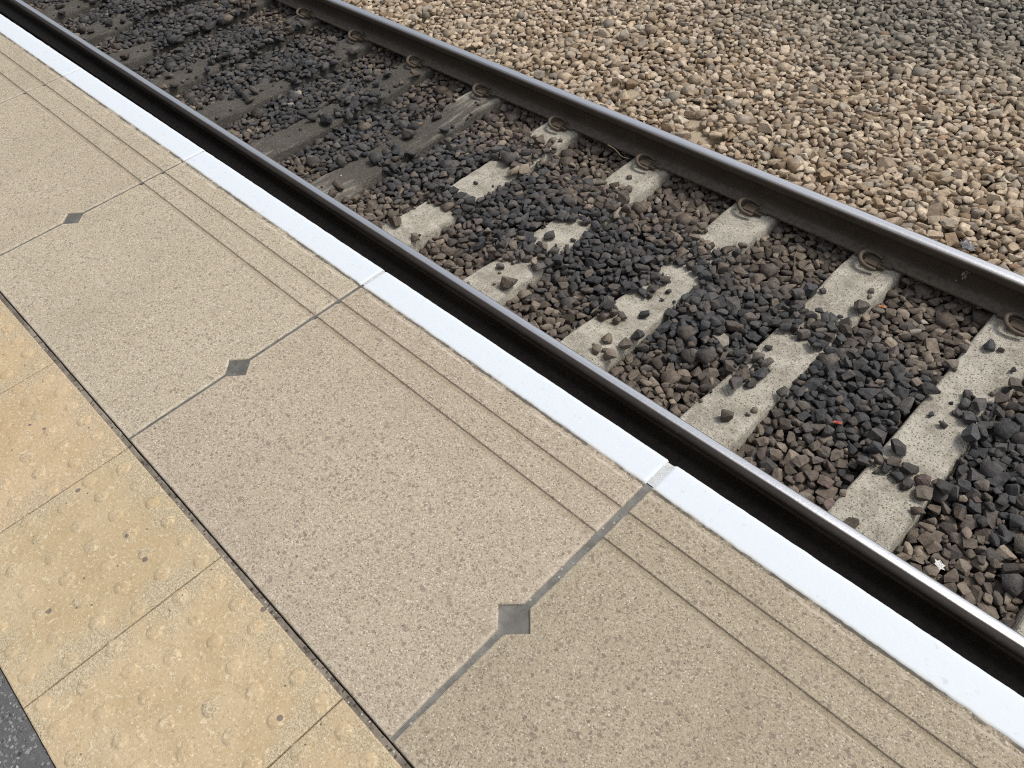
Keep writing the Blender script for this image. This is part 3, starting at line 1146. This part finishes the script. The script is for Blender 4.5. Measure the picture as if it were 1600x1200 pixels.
def commit(lid, lib, vi, i, j, z):
    s = lib[vi]
    a, b, c, d = i - s.hx, i + s.hx + 1, j - s.hy, j + s.hy + 1
    H[a:b, c:d] = np.maximum(H[a:b, c:d], z + s.top)
    placed.append((lid, vi, i, j, z))


def fill(lib, lid, gap, tol, rounds, batch, cands=4, jit=5, where=None):
    for rd in range(rounds):
        low = np.flatnonzero(((H < T - gap) if where is None else ((H < T - gap) & where)).ravel())
        if len(low) == 0:
            return
        pick = low[rng.integers(0, len(low), batch)]
        vis = rng.integers(0, len(lib), batch)
        jj = rng.integers(-jit, jit + 1, (batch, cands, 2))
        good = 0
        for q in range(batch):
            i, j = divmod(int(pick[q]), NY)
            if H[i, j] > T[i, j] - gap:
                continue
            best = None
            for c in range(cands):
                a, b = i + int(jj[q, c, 0]), j + int(jj[q, c, 1])
                z = try_place(lib, vis[q], a, b, tol)
                if z is not None and (best is None or z < best[0]):
                    best = (z, a, b)
            if best is None:
                continue
            z = best[0] - .003
            if z + lib[vis[q]].mean_top > T[i, j] + tol:
                continue
            commit(lid, lib, vis[q], best[1], best[2], z)
            good += 1
        if good < batch * .03:
            return


fill(BIG, 2, .030, .006, 16, 7000, 5, 6, tan)
fill(BIG, 2, .015, .018, 8, 6000, 6, 5, tan)
fill(STONES, 0, .026, .005, 18, 7000, 5, 6, ~tan)
fill(STONES, 0, .013, .014, 10, 6000, 6, 5)
fill(SMALL, 1, .016, .004, 4, 4000, 4, 3)

# loose single stones lying on bare sleepers
for k, x in sl_x.items():
    nloose = {8: 4, 7: 6, 6: 5, 5: 4, 4: 5, 3: 6}.get(k, 8)
    for q in range(nloose):
        tcn = rnd.choice([rnd.uniform(.05, .92), rnd.gauss(.45, .18)])
        xx, yy_ = x + rnd.uniform(-.09, .09), Y_NEAR + min(.9, max(.07, tcn)) * 1.435
        i, j = int((xx - GX0) / CELL), int((yy_ - GY0) / CELL)
        if not (10 < i < NX - 12): continue
        vi = rnd.randrange(len(STONES))
        z = try_place(STONES, vi, i, j, -1)
        if z is not None and z < SL_Z + .035:
            commit(0, STONES, vi, i, j, z - .001)

# small fragments and part-buried stones along the sleeper edges
for k, x in sl_x.items():
    for q in range(26):
        lid, lib = (1, SMALL) if q % 3 else (0, STONES)
        side = rnd.choice((-1, 1))
        xx, yy_ = x + side * (rnd.uniform(.075, .118) if q % 2 else rnd.uniform(0, .11)), Y_NEAR + rnd.uniform(.08, .90) * 1.435
        if lid == 0: xx = x + side * rnd.uniform(.098, .125)
        i, j = int((xx - GX0) / CELL), int((yy_ - GY0) / CELL)
        if not (10 < i < NX - 12): continue
        vi = rnd.randrange(len(lib))
        z = try_place(lib, vi, i, j, -1)
        if z is not None and z < SL_Z + .030:
            commit(lid, lib, vi, i, j, z - .001)

# ------------------------------------------------------------------ stone colours
def stone_colour(x, y):
    u = rnd.random()
    v = rnd.uniform(.72, 1.30)
    if y < 3.08:
        t_ = (y - Y_NEAR) / 1.435
        wob = .06 * nz(x, 0, 1.3, 2)
        dark = math.exp(-((t_ - .48 - wob) / .245) ** 2) * 1.0
        far = float(sstep(-2.8, -4.4, x))
        dark = min(.97, dark * (1 + .2 * far) + far * .30 + .12 * nz(x, y, 3.1, 6) + .06)
        dk = (.074, .0735, .0745) if u < .62 else ((.090, .086, .083) if u < .90 else (.112, .102, .094))
        br = (.140, .115, .093) if u < .48 else ((.190, .156, .124) if u < .78 else ((.265, .220, .172) if u < .95 else (.160, .122, .108)))
        if far > .3: br = tuple(q * .80 for q in br)
        f = min(1, max(0, (dark + rnd.gauss(0, .24) - .30) / .50))
        c = tuple(a_ + (b_ - a_) * f for a_, b_ in zip(br, dk))
        if rnd.random() < .003: c = (.38, .34, .29)
    else:
        g = float(sstep(4.2, 5.3, y + .35 * nz(x, y, 1.5, 4)))
        c = (.430, .342, .246) if u < .42 else ((.520, .428, .322) if u < .70 else ((.300, .222, .148) if u < .87 else ((.33, .285, .23) if u < .95 else (.50, .43, .335))))
        gr = (.228, .204, .166) if u < .5 else ((.275, .248, .204) if u < .75 else ((.180, .166, .138) if u < .93 else (.29, .265, .215)))
        c = tuple(a + (b - a) * g for a, b in zip(c, gr))
        if rnd.random() < .008: c = (.50, .45, .37)
        if rnd.random() < .006: c = (.33, .22, .15)
    return tuple(min(.75, q * v) for q in c)


cm = cam.matrix_world.inverted()
F = 1243.05


def project(x, y, z):
    p = cm @ Vector((x, y, z))
    return (800 + F * p.x / -p.z, 600 - F * p.y / -p.z, -p.z)


LIBS = (STONES, SMALL, BIG)
info = []
for idx, (lid, vi, i, j, z) in enumerate(placed):
    s = LIBS[lid][vi]
    a, b, c, d = i - s.hx, i + s.hx + 1, j - s.hy, j + s.hy + 1
    vis = int((s.mask & (H[a:b, c:d] <= z + s.top + .002)).sum())
    x, y = GX0 + i * CELL, GY0 + j * CELL
    px, py, dp = project(x, y, z)
    inside = -10 < px < 1610 and -10 < py < 1210 and not (Y_NEAR - .1 < y < 1.70)
    info.append((vis / s.cells, vis * CELL * CELL * (F / dp) ** 2 if inside else 0.0, x, y, px, py))
order = sorted((q for q in range(len(placed)) if info[q][0] > .5 and placed[q][0] != 1 and 12 < info[q][4] < 1588 and 12 < info[q][5] < 1188),
               key=lambda q: -info[q][1])
SOLO = set(order[:300])


def shade_word(c, y):
    l = .3 * c[0] + .5 * c[1] + .2 * c[2]
    if y > 3.1: return 'pale' if l > .29 else ('buff' if l > .23 else 'brownish')
    return 'charcoal' if l < .075 else ('greyish' if l < .125 else ('brown' if l < .21 else 'pale'))


def put_attr(me, cols):
    at = me.attributes.new('stone', 'FLOAT_COLOR', 'POINT')
    at.data.foreach_set('color', np.asarray(cols, dtype=np.float32).ravel())


LAB = {}
acc = {'four': [[], [], [], 0], 'tan': [[], [], [], 0]}
for q, (lid, vi, i, j, z) in enumerate(placed):
    s = LIBS[lid][vi]
    fr, area, x, y, px, py = info[q]
    if fr < .015:
        continue                                       # wholly buried under other stones
    c = stone_colour(x, y)
    fine = (fr > .2 and area > 60)
    v, f = (s.bv, s.bf) if fine else (s.v, s.f)
    if q in SOLO:
        me = mesh('ballast_stone', s.bv, [tuple(int(n_) for n_ in t_) for t_ in s.bf])
        put_attr(me, [(*c, 1)] * len(s.bv))
        o = link('ballast_stone', me, M['stone'], None, (x, y, z))
        kk = (x - SL_X0) / SL_P
        form = 'flat' if s.flat < .40 else ('thin' if s.flat < .48 else ('blocky' if s.flat > .68 else ('chunky' if s.flat > .58 else 'angular')))
        big = 'huge ' if s.long > .098 else ('large ' if s.long > .086 else ('small ' if s.long < .064 else 'middling '))
        t_ = (y - Y_NEAR) / 1.435
        if y > 3.1:
            loc = 'on tan ballast %s' % ('just behind far rail' if y < 3.75 else 'well beyond far rail')
            grp = 'tan stones beyond the far rail'
        else:
            near = round(kk)
            third = 'near platform-side rail' if t_ < .33 else ('midway between rails' if t_ < .67 else 'near far rail')
            if abs(kk - near) < .17:
                loc = 'on %s sleeper from right, %s' % (NUM[max(0, 8 - near)], third)
            else:
                loc = 'in %s gap from right, %s' % (NUM[max(0, 8 - int(math.floor(kk)))], third)
            grp = 'ballast stones between the rails'
        LAB.setdefault('%s%s %s stone %s' % (big, shade_word(c, y), form, loc), []).append((px, o, grp))
    else:
        A = acc['tan' if y > 3.08 else 'four']
        A[0].append(v + np.array([x, y, z]))
        A[1].append(f + A[3])
        A[2].append(np.tile(np.array([*c, 1.0]), (len(v), 1)))
        A[3] += len(v)


for lab, L in LAB.items():
    L.sort(key=lambda r_: r_[0])
    for n_, (px, o, grp) in enumerate(L):
        if len(L) == 1: l2 = lab
        elif n_ == 0: l2 = lab + ', leftmost of %s' % ('two three four five six seven eight nine ten'.split()[min(8, len(L) - 2)])
        elif n_ == len(L) - 1: l2 = lab + ', rightmost of %s' % ('two three four five six seven eight nine ten'.split()[min(8, len(L) - 2)])
        else: l2 = lab + ', %s from left' % NUM[n_]
        tag(o, l2, 'stone', grp)


def joined(name, A):
    V = np.concatenate(A[0]); Fc = np.concatenate(A[1]); C = np.concatenate(A[2])
    me = bpy.data.meshes.new(name)
    me.vertices.add(len(V)); me.vertices.foreach_set('co', V.astype(np.float32).ravel())
    me.loops.add(len(Fc) * 3); me.loops.foreach_set('vertex_index', Fc.astype(np.int32).ravel())
    me.polygons.add(len(Fc))
    me.polygons.foreach_set('loop_start', np.arange(0, len(Fc) * 3, 3, dtype=np.int32))
    me.update(calc_edges=True)
    put_attr(me, C)
    print(name, 'tris', len(Fc))
    return me


tag(link('ballast', joined('ballast', acc['four']), M['stone']), 'dark and brown crushed stone ballast packed between the rails', 'ballast', kind='stuff')
tag(link('ballast', joined('ballast_tan', acc['tan']), M['stone']), 'tan crushed stone ballast turning grey beyond the far rail', 'ballast', kind='stuff')
print('placed', len(placed))

# chips set in the asphalt
vs_, fs_, cs_, n_ = [], [], [], 0
for q in range(6500):
    x, y = rnd.uniform(-1.5, -.4), Y_ASPH - rnd.uniform(.006, .42)
    s = SMALL[rnd.randrange(len(SMALL))]
    sc_ = rnd.uniform(.16, .40)
    v = s.v * np.array([sc_, sc_, sc_ * .5])
    vs_.append(v + np.array([x, y, -.0022])); fs_.append(s.f + n_); n_ += len(v)
    g = rnd.choice([.10, .13, .17, .21, .26, .34]) * rnd.uniform(.8, 1.2)
    cs_.append(np.tile(np.array([g, g, g * .98, 1]), (len(v), 1)))
ch = link('surface_chips', joined('surface_chips', [vs_, fs_, cs_]), M['stone'], plat)
ch['kind'] = 'stuff'


# ------------------------------------------------------------------ litter
def surf(x, y):
    i, j = int((x - GX0) / CELL), int((y - GY0) / CELL)
    return float(H[i - 2:i + 3, j - 2:j + 3].max())


def scrap(name, x, y, w, l, mat, label, cat, spikes=9, crump=.5, seed=1, rz=0.0):
    r_ = random.Random(seed)
    vs, fs = [], []
    rings = 4
    n = spikes * 2
    out = [1 + (.35 if i % 2 else -.3) * r_.uniform(.4, 1) for i in range(n)]
    vs.append((0, 0, .004))
    for a in range(1, rings + 1):
        for i in range(n):
            th = 2 * math.pi * i / n
            rr = a / rings * (1 + (out[i] - 1) * (a / rings))
            vs.append((w * rr * math.cos(th), l * rr * math.sin(th), crump * w * r_.uniform(-.35, .45)))
    for i in range(n):
        fs.append((0, 1 + i, 1 + (i + 1) % n))
    for a in range(rings - 1):
        for i in range(n):
            p, q = 1 + a * n + i, 1 + a * n + (i + 1) % n
            fs.append((p, q, q + n, p + n))
    me = mesh(name, vs, fs)
    o = link(name, me, mat, None, (x, y, surf(x, y) + crump * w * .2), (R(r_.uniform(-15, 15)), R(r_.uniform(-15, 15)), rz))
    so = o.modifiers.new('thickness', 'SOLIDIFY')
    so.thickness = .0008
    return tag(o, label, cat)


scrap('paper_scrap', -.07, 1.80, .012, .020, M['paper'], 'small ragged white paper scrap on brown stones near the platform-side rail', 'litter', 6, .35, 3, R(70))
scrap('foil_wrapper', -.72, 3.375, .036, .024, M['foil'], 'crumpled silvery foil wrapper on tan stones behind the far rail', 'litter', 8, .9, 5, R(10))
scrap('plastic_scrap', -.62, 2.09, .008, .019, M['red'], 'small red plastic scrap among charcoal stones', 'litter', 5, .7, 8, R(120))
scrap('dry_leaf', -.82, 2.81, .018, .009, M['orange'], 'small orange dry leaf beside a pale sleeper', 'leaf', 5, .4, 9, R(30))
scrap('dry_leaf', -3.62, 2.52, .020, .010, M['orange'], 'orange brown leaf on the stained sleeper amid black stones', 'leaf', 5, .4, 12, R(80))
scrap('paper_scrap', -5.0, 2.45, .014, .012, M['paper'], 'tiny white scrap lying in the blackest ballast', 'litter', 5, .4, 14)


def twig(x, y, ln, ang, rad, label):
    z = max(surf(x + math.cos(ang) * ln * s_, y + math.sin(ang) * ln * s_) for s_ in (-.4, 0, .4))
    r_ = random.Random(int(abs(x * 1000)))
    pts = [(ln * (s_ - .5), r_.uniform(-.06, .06) * ln, r_.uniform(-.02, .03) * ln) for s_ in (0, .25, .5, .75, 1)]
    o = link('twig', tube(pts, [rad, rad * .9, rad * .85, rad * .7, rad * .45], 6, 'twig'), M['twig'], None, (x, y, z + rad), (0, R(r_.uniform(-6, 6)), ang))
    tag(o, label, 'twig', 'dry twigs on the ballast')


twig(-2.42, 2.93, .16, R(-8), .0035, 'long brown twig lying along the far rail foot')
twig(-2.46, 3.73, .15, R(55), .004, 'pale stick on tan ballast beyond the far rail')
twig(-1.98, 2.56, .07, R(-35), .005, 'short pale stick among brown stones')
twig(-3.75, 2.05, .16, R(95), .0025, 'thin grey twig standing out on black stones')
twig(-1.28, 2.86, .11, R(-60), .003, 'thin curved twig beside a pale sleeper near the far rail')
